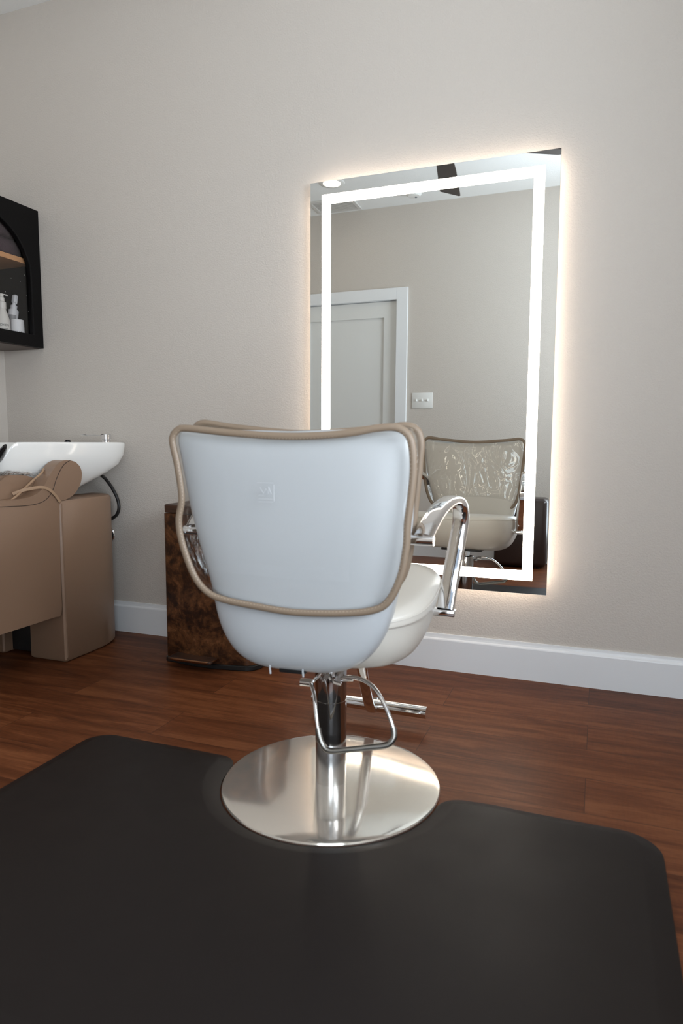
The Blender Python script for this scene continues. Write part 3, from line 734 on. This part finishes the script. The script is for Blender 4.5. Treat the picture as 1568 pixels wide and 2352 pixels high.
sb.rotation_euler = (R(-10), 0, 0)
link('bottle_body', lathe(bmesh.new(), [(.020, .004), (.0225, .006), (.0225, .150), (.0215, .152), (.014, .153)], 36), M_BOTW, sb, ang=40)
link('spray_collar', lathe(bmesh.new(), [(.0145, .153), (.0145, .174), (.013, .175), (.0085, .176), (.0085, .188)], 28), M_BOTW, sb, ang=40)
bm = B(-.010, .012, -.010, .010, .186, .224, bev=.005); box(bm, .008, .016, -.004, .004, .180, .205, .002, 1)
link('spray_head', bm, M_BOTW, sb, ang=50)
bm = bmesh.new(); rings = []
for z in (.098, .126):
    rings.append([Vector((.0229*math.cos(aF-.9+1.5*k/14), .0229*math.sin(aF-.9+1.5*k/14), z)) for k in range(15)])
v = [[bm.verts.new(p) for p in r] for r in rings]
for k in range(14): bm.faces.new((v[0][k], v[0][k+1], v[1][k+1], v[1][k]))
link('label_print', bm, M_GRAYL, sb)

# ------------------------------------------------------------------ things seen in the mirror
ot = thing('upholstered_stool', 'dark brown leather box stool with rounded edges, reflected in the mirror behind the chair', 'stool', (-.513, -2.74, 0))
link('stool_body', B(-.185, .185, -.125, .125, .012, .510, bev=.035, seg=5), M_DARKL, ot)
for a in (-.13, .13):
    for b in (-.08, .08): link('stool_glide', lathe(bmesh.new(), [(.012, 0), (.014, .002), (.014, .014)], 16, (a, b, 0)), M_BLK, ot)
sw = thing('light_switch', 'white three-gang toggle switch plate beside the door, seen in the mirror', 'light switch', (-1.330, YF, 1.245))
link('switch_plate', B(-.084, .084, 0, .006, -.062, .062, bev=.003, seg=2), M_WPL, sw)
for i in (-1, 0, 1):
    link('toggle', B(i*.046-.005, i*.046+.005, .004, .018, -.006, .012, bev=.002, seg=1), M_WPL, sw)
ou = thing('wall_outlet', 'white outlet with grey-blue plug low on the wall beside the dark stool', 'outlet', (-.325, YF, .285))
link('outlet_plate', B(-.036, .036, 0, .006, -.058, .058, bev=.003, seg=2), M_WPL, ou)
link('plug', B(-.030, .034, .006, .055, -.020, .030, bev=.012, seg=3), M_GPL, ou)

fan = thing('ceiling_fan', 'dark-bladed ceiling fan, its blades showing along the top of the mirror', 'ceiling fan', (-.83, -1.25, 2.44))
link('motor_housing', lathe(bmesh.new(), [(.03, -.045), (.085, -.040), (.115, -.020), (.12, .01), (.11, .05), (.07, .075), (.03, .08)], 48), M_CHRD, fan)
link('downrod', lathe(bmesh.new(), [(.012, .07), (.012, ZC-2.44-.03)], 20), M_CHRD, fan)
link('canopy', lathe(bmesh.new(), [(.015, ZC-2.44-.06), (.06, ZC-2.44-.045), (.07, ZC-2.44-.001)], 36), M_CHRD, fan)
for k in range(5):
    a = R(-98+72*k); m4 = Matrix.Rotation(a, 4, 'Z')
    bm = bmesh.new(); poly = [(.155, -.050), (.30, -.056), (.50, -.062), (.655, -.068), (.665, -.060), (.700, .052), (.690, .060), (.50, .058), (.30, .054), (.155, .046)]
    prism(bm, poly, 'z', -.003, .003, .001, 1)
    bmesh.ops.rotate(bm, verts=bm.verts, cent=(0,0,0), matrix=Matrix.Rotation(R(-11), 3, 'X')); bm.transform(m4)
    bl = link('blade', bm, M_BLADE, fan)
    bm = bmesh.new()
    for s in (-1, 1): sweep(bm, catmull([(.10, s*.012, .0), (.145, s*.026, -.008), (.185, s*.020, -.012), (.215, s*.004, -.010)], 5), .004, seg=8)
    box(bm, .10, .19, -.012, .012, -.012, -.004, .002, 1); bm.transform(m4)
    link('blade_bracket', bm, M_CHR, bl)
def ceiling_light(x, y, label): 
    cl = thing('ceiling_light', label, 'ceiling light', (x, y, ZC), 0, 'round ceiling lights')
    link('light_trim', lathe(bmesh.new(), [(.060, -.006), (.088, -.006), (.094, -.002), (.094, 0)], 48), M_WPL, cl)
    link('light_diffuser', lathe(bmesh.new(), [(.006, -.016), (.040, -.014), (.062, -.006), (.062, -.004)], 48), M_LAMP, cl)
ceiling_light(-1.88, -2.325, 'small round lit ceiling light, seen at the top left of the mirror')
ceiling_light(-1.855, -1.15, 'added round fill light, out of view on the ceiling above the shampoo chair, nearer the mirror wall')  # added fill lamp, not in the mirror view, brightens the room's left side
sd = thing('smoke_detector', 'round white smoke detector on the ceiling, seen in the mirror', 'smoke detector', (-1.365, -2.685, ZC))
link('detector_body', lathe(bmesh.new(), [(.02, -.036), (.045, -.034), (.056, -.022), (.060, -.008), (.062, 0)], 40), M_WPL, sd)
link('detector_button', lathe(bmesh.new(), [(.002, -.040), (.008, -.040), (.009, -.036)], 16, (.015, -.01, 0)), M_GPL, sd)
vt = thing('air_vent', 'rectangular slatted ceiling air vent, seen at the upper left of the mirror', 'vent', (-2.02, -2.745, ZC))
bm = bmesh.new(); box(bm, -.18, .18, -.13, -.105, -.010, 0); box(bm, -.18, .18, .105, .13, -.010, 0); box(bm, -.18, -.155, -.105, .105, -.010, 0); box(bm, .155, .18, -.105, .105, -.010, 0)
link('vent_frame', bm, M_VENT, vt, False)
bm = bmesh.new()
for k in range(9):
    y = -.094+.0235*k; box(bm, -.155, .155, y-.007, y+.007, -.008, -.005)
link('vent_louvres', bm, M_VENT, vt, False)
link('vent_throat', B(-.155, .155, -.105, .105, -.002, -.001), M_GRAYL, vt, False)
